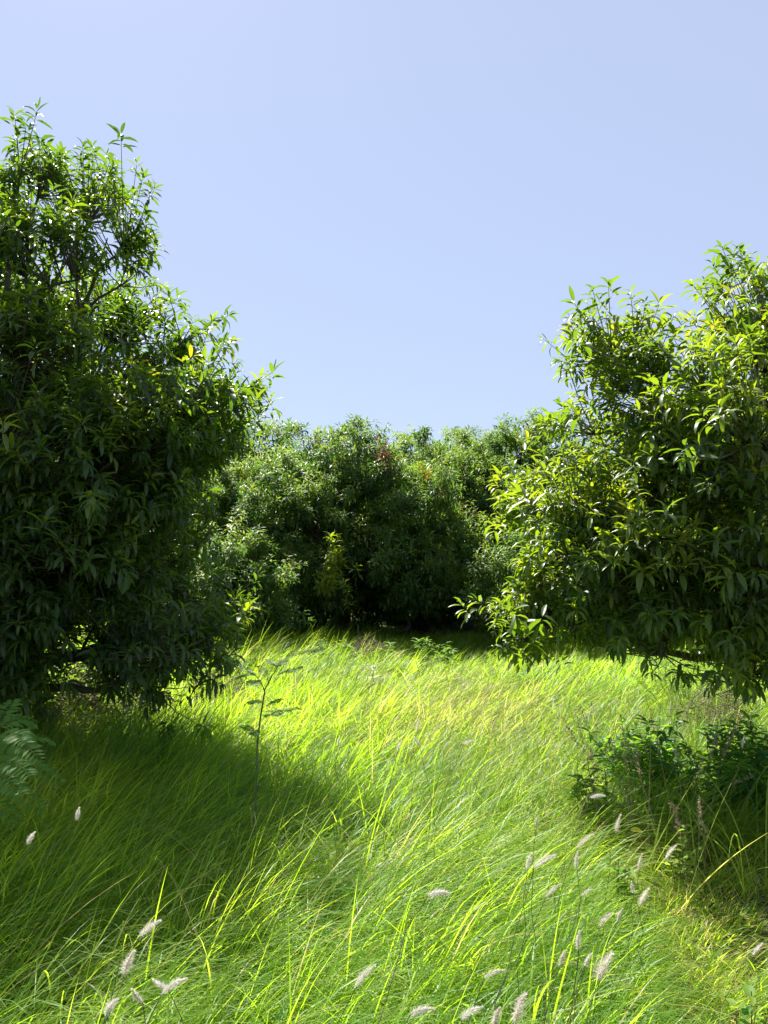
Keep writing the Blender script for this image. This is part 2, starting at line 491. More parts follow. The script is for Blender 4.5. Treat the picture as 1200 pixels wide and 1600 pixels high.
def grass_patch(y0, y1, dens, wmul, segs, side=1.6, near=False):
    X, Y, tid = scatter(y0, y1, dens, side)
    n = len(X)
    nt = tid.max() + 1
    sh = short_zone(X, Y); dr = dry_zone(X, Y)
    keep = RNG.uniform(0, 1, n) > 0.25 * dr
    X, Y, tid, sh, dr = X[keep], Y[keep], tid[keep], sh[keep], dr[keep]; n = len(X)
    tr = RNG.uniform(0, 1, nt)[tid]
    big = field(X, Y, 1.0); mid = field(X + 3, Y, 2.6)
    H = (0.88 + 0.10 * big + 0.11 * mid) * RNG.uniform(0.56, 0.98, n) * (0.85 + 0.3 * tr)
    H = H * (1 - 0.74 * sh) * (1 - 0.42 * dr)
    H = H * (1 - 0.08 * thicket_zone(X, Y))
    H = H * (0.9 + 0.22 * smooth(9, 12.5, Y) * smooth(-0.2, -2.0, X))
    H = H * (1 - 0.35 * smooth(10, 14, Y) * smooth(-0.6, 0.8, X))
    # wind from the left: the whole sward leans right, a little towards the lens; each tuft flops its own way
    az = -0.05 + 0.6 * field(X, Y, 0.7) + RNG.normal(0, 0.35, n) + (RNG.normal(0, 0.6, nt))[tid]
    wild = RNG.uniform(0, 1, n) < (0.16 + 0.25 * sh)
    az = np.where(wild, RNG.uniform(0, 6.28, n), az)
    lean = np.abs(RNG.normal(0.20, 0.14, n)) + 0.12 * (mid + 0.5) + RNG.uniform(0, 0.3, nt)[tid]
    curl = np.clip(RNG.normal(1.65, 0.5, n) + 0.25 * big + RNG.normal(0.3, 0.6, nt)[tid], 0.15, 2.6) * (1 - 0.35 * sh)
    stiff = RNG.uniform(0, 1, n) < 0.025
    curl = np.where(stiff, curl * 0.6, curl); lean = np.where(stiff, lean * 0.6, lean)
    flop = wild & (RNG.uniform(0, 1, n) < 0.5)
    lean = np.where(flop, lean + 0.45, lean)
    W = RNG.uniform(0.0042, 0.0072, n) * wmul * np.where(flop, 1.3, 1.0) * np.where(RNG.uniform(0, 1, n) < 0.06, 1.5, 1.0)
    tint = np.clip(0.46 + 0.10 * big + 0.07 * field(X + 9, Y, 1.9) + RNG.normal(0, 0.12, n) + 0.10 * (tr - 0.5), 0, 0.88)
    tint = np.where(flop, np.minimum(tint + 0.22, 0.86), tint)
    dead = RNG.uniform(0, 1, n) < (0.045 + 0.38 * dr + 0.12 * sh * (0.6 + 0.6 * field(X, Y, 3.0)))
    tint = np.where(dead, RNG.uniform(0.93, 1.1, n), tint)
    tint = np.where((RNG.uniform(0, 1, n) < 0.5 * sh) & ~dead, tint + 0.2, tint)
    return blades(X, Y, H, W, lean, az, curl, tint, segs)

def build_grass():
    V, F, T = join([grass_patch(0.75, 2.5, 2900, 1.05, 8, 1.1), grass_patch(2.5, 3.4, 2600, 1.0, 7, 1.3)])
    o = mesh_obj('long_grass', raw_mesh('long_grass_near', V, F, T), M['grass'])
    tag(o, 'bright green knee-high grass blades filling the foreground', None, None, 'stuff')
    V, F, T = join([grass_patch(3.4, 6.0, 2100, 1.05, 7, 1.8), grass_patch(6.0, 10.5, 1300, 1.35, 5, 2.2)])
    o = mesh_obj('long_grass', raw_mesh('long_grass_middle', V, F, T), M['grass'])
    tag(o, 'wind-combed green grass covering the clearing between the near trees', None, None, 'stuff')
    V, F, T = grass_patch(10.5, 19.0, 750, 2.0, 4, 2.6)
    o = mesh_obj('long_grass', raw_mesh('long_grass_far', V, F, T), M['grass'])
    tag(o, 'green grass running up to the foot of the far trees', None, None, 'stuff')
build_grass()

# ------------------------------------------------------------------ the two near mango trees
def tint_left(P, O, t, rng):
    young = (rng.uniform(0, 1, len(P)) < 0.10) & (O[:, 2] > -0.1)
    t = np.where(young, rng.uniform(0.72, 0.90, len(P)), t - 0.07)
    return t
LBASE = np.array((-3.45, 6.7, 0.0))
left_lobes = lobe_px([
    (30, 280, 0.0, 85), (100, 310, 0.4, 88), (-60, 350, 0.3, 130), (168, 372, -0.1, 84), (70, 420, -0.6, 120), (-120, 520, -0.6, 190),
    (170, 540, 0.6, 120), (30, 600, -0.7, 150), (220, 590, -0.5, 115), (250, 525, 0.2, 62), (300, 600, 0.3, 85), (365, 620, 0.4, 60), (325, 655, 0.2, 55), (240, 670, -0.3, 95),
    (120, 720, -0.8, 150), (-60, 760, -0.8, 200), (222, 750, 0.0, 105), (60, 860, -0.8, 140), (195, 850, -0.4, 115), (270, 880, 0.3, 60),
    (230, 960, -0.4, 100), (130, 900, 0.5, 100), (-90, 940, -0.8, 140), (280, 985, -0.1, 62), (238, 1050, -0.5, 52), (30, 990, -0.7, 85), (-30, 1060, -0.5, 95),
    (-250, 760, 0.2, 230), (-230, 420, 0.5, 170), (60, 700, 1.4, 200), (-120, 850, 1.5, 210), (100, 480, 1.1, 140), (230, 700, 1.3, 130)], 6.6)
tree_l = thing('mango_tree', LBASE, 'tall dark mango tree filling the left side, its crown rising highest of all', 'tree')
ex = [(at(40, 190, 6.6), (0.1, 0, 1)), (at(125, 245, 6.8), (0.3, 0, 1)), (at(175, 265, 6.8), (0.8, 0, .5)), (at(245, 385, 6.5), (0.9, 0, .4)),
      (at(228, 350, 6.5), (0.5, 0, .8)), (at(255, 485, 6.6), (0.2, 0, 1)), (at(340, 560, 6.9), (0.4, 0, .8)), (at(372, 565, 6.9), (0.6, 0, .8)),
      (at(415, 610, 6.9), (0.9, 0, .3)), (at(408, 590, 6.9), (0.5, 0, .8)), (at(330, 690, 6.7), (0.9, -.2, .4)), (at(352, 705, 6.6), (0.9, -.2, .3)),
      (at(320, 1000, 6.4), (0.9, 0, .2)), (at(325, 985, 6.4), (0.9, 0, .3)), (at(245, 1100, 6.1), (0.1, 0, -.9)), (at(200, 1090, 6.0), (0, -.2, -.9))]
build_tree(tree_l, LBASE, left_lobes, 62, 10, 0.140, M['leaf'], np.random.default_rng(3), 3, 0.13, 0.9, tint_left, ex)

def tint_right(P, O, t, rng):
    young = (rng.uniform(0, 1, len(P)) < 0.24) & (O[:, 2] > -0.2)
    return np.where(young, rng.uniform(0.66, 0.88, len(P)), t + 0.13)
RBASE = np.array((3.35, 6.3, 0.0))
right_lobes = lobe_px([
    (1195, 480, 0.0, 112), (1120, 525, 0.3, 85), (1015, 560, 0.0, 80), (952, 550, 0.2, 60), (1060, 650, -0.3, 120), (962, 665, 0.2, 70),
    (1160, 650, -0.7, 130), (1000, 765, -0.1, 120), (900, 795, -0.1, 82), (825, 800, 0.5, 52), (915, 875, -0.2, 105), (1050, 860, -0.5, 120), (1180, 830, -0.5, 150),
    (872, 925, -0.2, 72), (990, 935, -0.5, 88), (1100, 945, -0.2, 82), (1190, 975, 0.2, 90), (1300, 620, -0.4, 170), (1310, 850, 0.1, 190), (1300, 470, 0.3, 130),
    (1250, 760, 1.2, 230), (1090, 760, 1.0, 160), (1380, 620, 0.8, 200)], 5.8)
tree_r = thing('mango_tree', RBASE, 'sunlit mango tree on the right edge with yellow-green leaves hanging to the grass', 'tree')
ex = [(at(1145, 395, 5.8), (-.1, 0, 1)), (at(1112, 412, 5.8), (-.3, 0, 1)), (at(1080, 440, 5.9), (-.4, 0, .9)), (at(925, 448, 5.9), (-.2, 0, 1)), (at(895, 470, 5.9), (-.7, 0, .7)),
      (at(890, 495, 5.9), (-.9, 0, .3)), (at(882, 530, 5.9), (-.9, 0, 0)), (at(880, 562, 5.9), (-.9, 0, -.3)), (at(985, 455, 5.8), (-.1, 0, 1)),
      (at(855, 650, 5.9), (-.9, 0, .3)), (at(845, 662, 5.9), (-.8, 0, -.2)), (at(775, 778, 6.2), (-.9, 0, .3)), (at(800, 760, 6.2), (-.6, 0, .6)),
      (at(740, 935, 5.5), (-.9, 0, .4)), (at(775, 948, 5.5), (-.8, 0, .4)), (at(800, 965, 5.5), (-.7, 0, .4)), (at(805, 1000, 5.4), (-.6, 0, .2)), (at(775, 1018, 5.4), (-.8, 0, -.3)),
      (at(838, 1020, 5.3), (0, 0, -.9)), (at(862, 1010, 5.3), (.5, 0, -.5)), (at(920, 1000, 5.3), (0, 0, -.9)), (at(962, 1015, 5.3), (0, 0, -1)), (at(1028, 1015, 5.2), (.1, 0, -.9)),
      (at(1150, 1020, 5.0), (.1, 0, -.9)), (at(1110, 1005, 5.2), (-.1, 0, -.9)), (at(1165, 1045, 4.9), (.1, 0, -.9))]
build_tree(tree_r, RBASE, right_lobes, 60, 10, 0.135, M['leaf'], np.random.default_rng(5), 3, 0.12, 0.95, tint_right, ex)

# ------------------------------------------------------------------ the orchard row behind the clearing
def orchard_lobes(rng, h, w, n=46):
    """a dome of many small boughs over a dark core"""
    L = [((0, 0, h * 0.50), w * 0.50), ((0, 0, h * 0.28), w * 0.50)]
    for k in range(n):
        u = (k + 0.5) / n
        el = math.asin(1 - 1.28 * u); a = k * 2.39996 + rng.uniform(-.25, .25)
        q = rng.uniform(0.70, 0.92)
        bulge = 1 + 0.13 * math.sin(3 * a + w) * math.cos(el)
        r = w * rng.uniform(0.15, 0.27)
        L.append(((q * bulge * w * math.cos(el) * math.cos(a), q * bulge * w * math.cos(el) * math.sin(a), h * 0.36 + q * (h * 0.62) * math.sin(el)), r))
    return [l for l in L if l[0][2] > 0.25]
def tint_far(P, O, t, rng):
    t = t + 0.20 * np.sin(P[:, 0] * 2.1 + 1.0) * np.sin(P[:, 1] * 2.3) * np.sin(P[:, 2] * 2.6) + 0.22 * (O[:, 2] > 0.3) * rng.uniform(0, 1, len(P))  # upward-facing shoots tinted lighter: sunlit tops put into the leaf colour
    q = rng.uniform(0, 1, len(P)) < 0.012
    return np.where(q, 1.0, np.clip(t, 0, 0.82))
protos = []
PH = (5.9, 5.6, 6.1, 2.9)
for s_, (h, w, nb) in enumerate(((5.9, 3.2, 50), (5.6, 3.0, 46), (6.1, 3.5, 54), (2.9, 1.35, 16))):
    rng = np.random.default_rng(40 + s_)
    t = thing('orchard_tree', (0, 0, 0), 'x', 'tree', 'mango trees closing off the far side of the clearing')
    small = s_ == 3
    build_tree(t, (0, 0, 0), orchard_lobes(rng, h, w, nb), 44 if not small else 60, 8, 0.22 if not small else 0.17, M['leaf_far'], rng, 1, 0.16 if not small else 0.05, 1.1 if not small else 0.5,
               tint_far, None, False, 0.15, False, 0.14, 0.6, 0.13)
    protos.append(t)
def copy_thing(o):
    c = o.copy(); COL.objects.link(c)
    for ch in o.children:
        d = ch.copy(); COL.objects.link(d); d.parent = c
        for g in ch.children:
            e = g.copy(); COL.objects.link(e); e.parent = d
    return c
row = [  # px of trunk, depth, proto, height of top px, rotation, label
    (535, 18.6, 0, 650, 0.3, 'large rounded mango tree at the centre back with a brown patch near its top'),
    (655, 21.5, 1, 668, 2.1, 'mango tree just behind and right of the large central one'),
    (810, 23.0, 2, 645, 1.2, 'mango tree back right of centre, its round crown standing above the dip'),
    (395, 24.5, 1, 645, 4.0, 'distant mango tree whose top shows beside the tip of the left tree'),
    (710, 28.0, 0, 672, 5.1, 'distant mango tree whose crown fills the dip in the far treeline'),
    (300, 16.8, 2, 700, 2.6, 'shaded mango tree just behind the tall left tree'),
    (960, 18.5, 1, 720, 0.9, 'mango tree standing behind the sunlit right tree'),
    (110, 20.0, 0, 700, 3.3, 'mango tree seen in glints through the left tree crown'),
    (1180, 21.5, 2, 700, 4.6, 'mango tree mostly hidden by the right edge tree crown'),
    (-250, 17.0, 1, 640, 1.9, 'mango tree at the far left beyond the tall left tree'),
    (1450, 18.0, 0, 640, 2.9, 'mango tree at the far right beyond the right edge tree'),
    (412, 16.0, 3, 815, 0.5, 'low sunlit young mango tree at the left foot of the central one'),
    (822, 16.0, 3, 780, 2.0, 'low yellow-green young mango tree just left of the right tree'),
    (355, 14.2, 3, 800, 4.0, 'low shaded young mango tree touching the right side of the left tree'),
]
used = set()
for px, dep, k, top, rz, lab in row:
    o = protos[k] if k not in used else copy_thing(protos[k])
    used.add(k)
    p = at(px, 895, dep); ht = at(px, top, dep)[2]
    s = ht / PH[k] * 0.97
    o.location = (p[0], p[1], 0); o.rotation_euler = (0, 0, rz); o.scale = (s, s, s)
    o['label'] = lab
    if k == 0 and px == 535:                   # a reddish dead patch and a pale new shoot on the face of the central tree
        for nm, spots, tv, tmat in (('dead_leaf_patch', [(600, 702, 16.9), (603, 718, 16.7)], 1.0, 'straw_red'),
                                    ('pale_shoot', [(527, 852, 15.5), (521, 872, 15.4), (515, 892, 15.3), (532, 880, 15.4), (510, 912, 15.3), (522, 925, 15.3)], 0.8, 'leaf')):
            rg = np.random.default_rng(9)
            W_ = np.concatenate([at(*q)[None] + rg.normal(0, 0.13, (7, 3)) for q in spots])
            L_ = (W_ - np.array((p[0], p[1], 0.0))) / s
            c_, s_ = math.cos(-rz), math.sin(-rz)
            L_ = np.stack([L_[:, 0] * c_ - L_[:, 1] * s_, L_[:, 0] * s_ + L_[:, 1] * c_, L_[:, 2]], 1)
            ax_ = norm(rg.normal(0, 0.5, L_.shape) + np.array((0, 0, 0.6)))
            mesh_obj(nm, raw_mesh(nm, *whorls(L_, ax_, 9, 0.2, np.full(len(L_), tv), rg, 2)), M[tmat], o)

# ------------------------------------------------------------------ shrubs, weeds and dead brush
def leaf_cloud(P, D, L, wid, tint, rng, rows=2, dr=0.6):
    n = len(P)
    U = np.tile(np.array((0, 0, 1.0)), (n, 1)) + rng.normal(0, 0.3, (n, 3))
    Ls = L * rng.uniform(0.6, 1.15, n)
    return leaf_mesh(P, D, U, Ls, Ls * wid, np.clip(rng.normal(dr, 0.25, n), 0.05, 1.6), np.clip(tint, 0, 1), rows)

def leafy_bush(name, label, cat, loc, rad, height, stems, L, wid, seed, group=None, mat='weed', tint=0.5, per=26, upright=0.5, stem_r=0.004):
    rng = np.random.default_rng(seed)
    root = thing(name, loc, label, cat, group)
    paths, P, D = [], [], []
    for k in range(stems):
        a = rng.uniform(0, 6.28); rr = rad * math.sqrt(rng.uniform(0, 1))
        tip = np.array((rr * math.cos(a), rr * math.sin(a), height * rng.uniform(0.6, 1.0) * (1 - 0.35 * (rr / rad) ** 2)))
        base = np.array((tip[0] * 0.25, tip[1] * 0.25, -0.05))
        pp = curve_pts(base, tip, (0, 0, height * 0.12 * upright), 7, rng)
        paths.append((pp, np.linspace(stem_r, stem_r * 0.4, 7)))
        t = rng.uniform(0.25, 1.0, per) ** 0.7 * 5.99
        i = t.astype(int); f = (t - i)[:, None]
        q = pp[i] * (1 - f) + pp[np.minimum(i + 1, 6)] * f
        ph = np.arange(per) * 2.4 + rng.uniform(0, 6.28)
        d = np.stack([np.cos(ph), np.sin(ph), rng.normal(0.35, 0.3, per)], 1)
        P.append(q); D.append(d)
    P, D = np.concatenate(P), np.concatenate(D)
    V, F = tubes(paths, 4)
    mesh_obj('stems', raw_mesh('stems', V, F), M['stem'], root)
    t = rng.normal(tint, 0.13, len(P))
    mesh_obj('foliage', raw_mesh('foliage', *leaf_cloud(P, D, L, wid, t, rng)), M[mat], root)
    return root

def base_of(px, py, depth):                   # foot of a plant whose middle shows at that pixel
    p = at(px, py, depth); return (p[0], p[1], float(ground_z(p[0], p[1])))
def hgt(py, depth): return at(600, py, depth)[2]

# sunlit broad-leaved shrubs beneath and behind the left tree
leafy_bush('broadleaf_shrub', 'sunlit yellow-green broad-leaved shrub glowing under the left tree', 'shrub', base_of(85, 1060, 8.2), 0.8, hgt(945, 8.2), 38, 0.13, 0.62, 1, tint=0.8, per=18)
leafy_bush('broadleaf_shrub', 'smaller broad-leaved shrub at the left frame edge beneath the dark crown', 'shrub', base_of(-20, 1080, 7.4), 0.5, 0.95, 22, 0.12, 0.6, 2, tint=0.6, per=18)
# weed thicket at the foot of the right tree, shade put into its tint
leafy_bush('weed_bush', 'shade-tinted leafy weed bush at the left end of the shaded thicket', 'bush', base_of(1020, 1180, 5.55), 0.50, hgt(1090, 5.5), 26, 0.11, 0.27, 3, tint=0.15, per=34, mat='grass')
leafy_bush('weed_bush', 'shade-tinted weed bush in the middle of the shaded thicket below the right tree', 'bush', base_of(1110, 1180, 5.35), 0.52, hgt(1112, 5.3), 26, 0.11, 0.26, 4, tint=0.1, per=34, mat='grass')
leafy_bush('weed_bush', 'shade-tinted weed bush touching the right frame edge below the hanging mango leaves', 'bush', base_of(1205, 1180, 5.25), 0.52, hgt(1100, 5.2), 26, 0.11, 0.27, 5, tint=0.1, per=34, mat='grass')
leafy_bush('low_weed', 'small lit yellow-green weed at the left foot of the dark thicket', 'weed', base_of(945, 1170, 4.9), 0.22, 0.60, 12, 0.10, 0.30, 6, tint=0.75, per=16)
leafy_bush('low_weed', 'little pale yellow weed before the dark thicket beside a dry seed stalk', 'weed', base_of(1068, 1270, 4.1), 0.10, hgt(1240, 4.1), 6, 0.06, 0.5, 7, tint=0.9, per=10)
leafy_bush('low_weed', 'broad-leaved green weed in the short grass at the lower right edge', 'weed', base_of(1165, 1470, 2.55), 0.09, 0.36, 7, 0.07, 0.5, 8, tint=0.7, per=9)
leafy_bush('low_weed', 'bright green weed left of the yellow fallen leaf in the short grass', 'weed', base_of(965, 1310, 3.65), 0.10, 0.42, 7, 0.07, 0.45, 9, tint=0.8, per=9)
# feathery bush seen beneath the right tree
leafy_bush('feathery_bush', 'pale blue-green feathery bush seen beneath the right tree', 'bush', base_of(1085, 1020, 8.6), 0.75, hgt(1012, 8.6), 46, 0.055, 0.16, 10, tint=0.75, per=60)
leafy_bush('feathery_bush', 'yellow-green upright bush beside the feathery bush under the right tree', 'bush', base_of(1035, 1010, 9.6), 0.4, hgt(1000, 9.6), 20, 0.07, 0.2, 11, tint=0.85, per=40)
# weeds along the far edge
for px, top, dep, r_, h_seed, lab in (
    (662, 975, 13.0, 0.16, 12, 'tallest bright green weed standing at the far grass edge'),
    (692, 992, 13.0, 0.22, 13, 'rounded bright green weed right of the tall one at the far grass edge'),
    (608, 990, 13.2, 0.09, 14, 'thin single green weed between the twig heap and the tall weed'),
    (540, 988, 13.2, 0.14, 15, 'thin pale weed left of the brown twig heap at the far edge'),
    (498, 992, 13.2, 0.16, 16, 'yellowish dry-tipped weed at the far left end of the dark strip')):
    leafy_bush('edge_weed', lab, 'weed', base_of(px, 1000, dep), r_, hgt(top, dep), 9 if r_ > 0.1 else 4, 0.13, 0.28, h_seed, 'weeds along the far grass edge', tint=0.75, per=18)
leafy_bush('variegated_weed', 'pale whitish weed standing alone in the middle of the clearing', 'weed', base_of(580, 1040, 9.8), 0.12, hgt(1018, 9.8), 4, 0.085, 0.4, 17, mat='plume', tint=0.1, per=5)

def twig_heap(label, loc, rad, height, n, seed, r=0.003):
    rng = np.random.default_rng(seed)
    root = thing('dead_twig_heap', loc, label, 'brush')
    paths = []
    for k in range(n):
        a = rng.uniform(0, 6.28); q = rad * math.sqrt(rng.uniform(0, 1))
        c = np.array((q * math.cos(a), q * math.sin(a), height * rng.uniform(0.05, 0.9) * (1 - 0.6 * (q / rad) ** 2)))
        d = norm(rng.normal(0, 1, 3) * np.array((1, 1, 0.75))) * rad * rng.uniform(0.25, 0.6)
        pp = curve_pts(c - d, c + d, rng.normal(0, 0.12 * rad, 3), 6, rng)
        pp[:, 2] = np.maximum(pp[:, 2], -0.03)
        paths.append((pp, np.linspace(r * rng.uniform(0.8, 1.8), r * 0.5, 6)))
    h = len(paths) // 3
    V, F = tubes(paths[:h], 4); mesh_obj('branches', raw_mesh('branches', V, F), M['dead'], root)
    V, F = tubes(paths[h:], 3); o = mesh_obj('twigs', raw_mesh('twigs', V, F), M['dead'], root)
    return root
twig_heap('heap of brown dead twigs in the sunlit gap beneath the left tree', base_of(165, 1080, 7.9), 0.62, 0.95, 520, 21)
twig_heap('reddish brown dead brush just right of the left tree above the grass', base_of(345, 1045, 9.2), 0.42, hgt(1015, 9.2), 330, 22)
twig_heap('small grey-brown twig heap at the far edge before the dark trees', base_of(575, 1000, 13.1), 0.38, hgt(980, 13.1), 230, 23)
twig_heap('brown dead brush behind the hanging leaves at the right', base_of(1118, 1065, 7.6), 0.35, hgt(1045, 7.6), 260, 24)

# ------------------------------------------------------------------ plants with feather-shaped leaves
def feather_leaf(a, b, sag, pairs, ll, lw, tint, rng, up=(0, -0.5, 0.85)):
    a, b = np.asarray(a, float), np.asarray(b, float)
    pp = curve_pts(a, b, (0, 0, sag), 8, rng)
    ln = np.linalg.norm(b - a)
    V1, F1 = tubes([(pp, np.linspace(0.0022, 0.0009, 8))], 3)
    t = np.linspace(0.12, 0.995, pairs) * 6.999
    i = t.astype(int); f = (t - i)[:, None]
    q = pp[i] * (1 - f) + pp[i + 1] * f
    tan = norm(pp[i + 1] - pp[i]); S = norm(np.cross(tan, np.asarray(up, float)))
    shape = 0.45 + 0.55 * np.sin(np.linspace(0.35, 2.9, pairs))
    P = np.concatenate([q, q]); D = np.concatenate([S + 0.55 * tan, -S + 0.55 * tan]) + rng.normal(0, 0.08, (2 * pairs, 3))
    U = np.tile(np.asarray(up, float), (2 * pairs, 1)) + rng.normal(0, 0.12, (2 * pairs, 3))
    L = ll * np.concatenate([shape, shape])
    lm = leaf_mesh(P, D, U, L, L * lw, np.full(2 * pairs, 0.35), np.clip(rng.normal(tint, 0.06, 2 * pairs), 0, 1), 1, 0.1)
    return join([(V1, F1, np.full(len(V1), tint)), lm])

def pinnate_plant(name, label, cat, depth, stems, leaves, foot, pairs, ll, lw, tint, seed, mat='weed'):
    rng = np.random.default_rng(seed)
    f = at(foot[0], foot[1], depth); f[2] = ground_z(f[0], f[1])
    root = thing(name, tuple(f), label, cat)
    for pts, r0 in stems:
        P = np.array([at(x, y, depth + dz) for x, y, dz in pts])
        if r0 > 0: P = np.concatenate([f[None], P])
        P = P - f
        k = np.linspace(0, len(P) - 1, len(P) * 4)
        Q = np.stack([np.interp(k, np.arange(len(P)), P[:, j]) for j in range(3)], 1)
        V, F = tubes([(Q, np.linspace(abs(r0), abs(r0) * 0.45, len(Q)))], 5)
        mesh_obj('stem', raw_mesh('stem', V, F), M['stem'], root)
    for (x0, y0, z0), (x1, y1, z1), sag in leaves:
        A = at(x0, y0, depth + z0) - f; B = at(x1, y1, depth + z1) - f
        mesh_obj('leaf', raw_mesh('leaf', *feather_leaf(A, B, sag, pairs, ll, lw, tint, rng)), M[mat], root)
    return root
pinnate_plant('feather_leaf_sapling', 'thin dark sapling with feathery leaves rising from the grass right of the left tree', 'sapling', 4.3,
    [([(402, 1160, 0), (407, 1120, 0), (412, 1090, 0), (414, 1077, 0), (424, 1058, 0), (434, 1042, 0)], 0.006),
     ([(413, 1079, 0), (408, 1066, 0), (398, 1054, 0)], -0.003)],
    [((446, 1030, .1), (492, 1012, .25), 0.01), ((434, 1042, 0), (448, 1030, .1), 0.0), ((433, 1055, 0), (474, 1043, -.15), 0.015), ((434, 1043, 0), (416, 1031, -.25), 0.02),
     ((434, 1043, 0), (445, 1034, -.3), 0.02), ((421, 1068, 0), (404, 1040, .15), 0.03), ((404, 1060, 0), (350, 1026, .1), 0.03), ((402, 1058, 0), (378, 1045, -.2), 0.02),
     ((410, 1070, 0), (385, 1065, .2), 0.02), ((398, 1055, 0), (372, 1060, .2), 0.02), ((408, 1064, 0), (392, 1072, -.25), 0.01), ((414, 1102, 0), (440, 1094, -.1), 0.01),
     ((414, 1112, 0), (470, 1107, .2), 0.01), ((411, 1098, 0), (388, 1096, .1), 0.01), ((411, 1118, 0), (440, 1116, -.2), 0.01), ((404, 1150, 0), (378, 1134, .1), 0.01), ((406, 1140, 0), (393, 1148, -.1), 0.0)],
    (398, 1240), 28, 0.031, 0.22, 0.6, 31)
pinnate_plant('feather_leaf_shrub', 'bright pinnate-leaved shrub reaching in at the lower left frame edge', 'shrub', 3.5,
    [([(-90, 1330, 0), (-70, 1230, 0), (-30, 1180, 0), (-5, 1140, 0)], 0.012), ([(-72, 1240, 0), (-35, 1225, 0), (-10, 1215, 0)], -0.006)],
    [((-40, 1195, 0), (92, 1222, -.2), 0.10), ((-30, 1180, 0), (84, 1203, .2), 0.10), ((-15, 1165, 0), (60, 1185, -.3), 0.08), ((-35, 1225, 0), (70, 1262, -.3), 0.08),
     ((-20, 1160, 0), (82, 1158, .3), 0.08), ((-5, 1140, 0), (55, 1130, .1), 0.06), ((-5, 1140, 0), (20, 1095, .2), 0.03), ((-30, 1215, 0), (35, 1240, -.5), 0.07),
     ((-20, 1190, 0), (45, 1212, -.5), 0.07), ((-5, 1150, 0), (40, 1160, -.4), 0.05), ((-50, 1240, 0), (25, 1285, -.3), 0.06), ((-8, 1145, 0), (-30, 1080, .1), 0.03)],
    (-60, 1450), 17, 0.066, 0.30, 0.62, 32)

# ------------------------------------------------------------------ clumps of wide or dry grass stalks at the thicket
def stalk_clump(name, label, loc, n, H, W, lean, curl, az, tint, seed, heads=False, mat='grass', spread=0.08):
    rng = np.random.default_rng(seed)
    root = thing(name, loc, label, 'grass clump')
    X = rng.normal(0, spread, n); Y = rng.normal(0, spread, n)
    V, F, T = blades(X + loc[0], Y + loc[1], H * rng.uniform(0.7, 1.1, n), W * rng.uniform(0.7, 1.2, n), np.abs(rng.normal(lean, 0.12, n)), az + rng.normal(0, 0.9, n),
                     np.clip(rng.normal(curl, 0.35, n), 0.05, 2.6), np.clip(rng.normal(tint, 0.08, n), 0, 1), 9)
    V = V - np.array(loc)
    mesh_obj('blades', raw_mesh('blades', V, F, T), M[mat], root)
    if heads:
        tips = V.reshape(n, -1, 3)[:, -1]; prev = V.reshape(n, -1, 3)[:, -5:-3].mean(1)
        for a, b in zip(prev, tips):
            t = rng.uniform(0, 1, 46)[:, None]
            mesh_obj('seed_head', raw_mesh('seed_head', *leaf_cloud(a + (b - a) * t, norm(b - a) * 0.8 + rng.normal(0, 0.6, (46, 3)), 0.028, 0.22, rng.uniform(0.2, 0.9, 46), rng, 1)), M['straw'], root)
    return root
stalk_clump('dry_grass_clump', 'dry pinkish seed stalks standing highest before the dark thicket', base_of(1010, 1210, 4.55), 11, 0.98, 0.004, 0.12, 0.3, 2.4, 0.5, 51, True, 'straw')
stalk_clump('dry_grass_clump', 'dry seed stalks right of the tallest dry ones, against the dark weeds', base_of(1065, 1210, 4.5), 8, 0.9, 0.004, 0.12, 0.35, 0.5, 0.5, 52, True, 'straw')
stalk_clump('dry_grass_clump', 'short dry stalks with pale heads left of the dark thicket', base_of(960, 1190, 4.7), 7, 0.88, 0.004, 0.15, 0.3, 3.1, 0.6, 53, True, 'straw')
stalk_clump('dry_grass_clump', 'low dry forked seed stalk at the front foot of the dark thicket', base_of(1090, 1290, 4.0), 5, 0.55, 0.004, 0.12, 0.25, 1.0, 0.6, 54, True, 'straw', 0.03)
stalk_clump('wide_grass_clump', 'wide pale blades arching over at the front of the dark thicket', base_of(1085, 1280, 4.05), 7, 0.85, 0.012, 0.12, 1.7, 0.3, 0.66, 55)
stalk_clump('wide_grass_clump', 'long wide blades leaning up and right across the thicket front', base_of(1000, 1290, 3.95), 6, 0.95, 0.011, 0.45, 0.4, 0.1, 0.7, 56)
stalk_clump('wide_grass_clump', 'drooping pale blades at the right frame edge of the thicket', base_of(1165, 1260, 4.2), 12, 0.95, 0.010, 0.2, 1.8, 3.0, 0.66, 57)
stalk_clump('wide_grass_clump', 'broad crossing blades lying at the lower right corner', base_of(1060, 1600, 2.0), 12, 0.55, 0.006, 0.7, 0.9, 0.5, 0.6, 58)

# one fallen yellow leaf lying in the short grass
fl = on(985, 1298, 0.33)
o = mesh_obj('fallen_leaf', raw_mesh('fallen_leaf', *leaf_mesh(np.zeros((1, 3)), np.array([[1.0, 0.2, 0.15]]), np.array([[0, -0.8, 1.0]]), [0.07], [0.028], [0.5], np.array([1.0]), 3)), M['leaf'], None, tuple(fl))
tag(o, 'fallen yellow-orange leaf caught in the short grass', 'leaf')

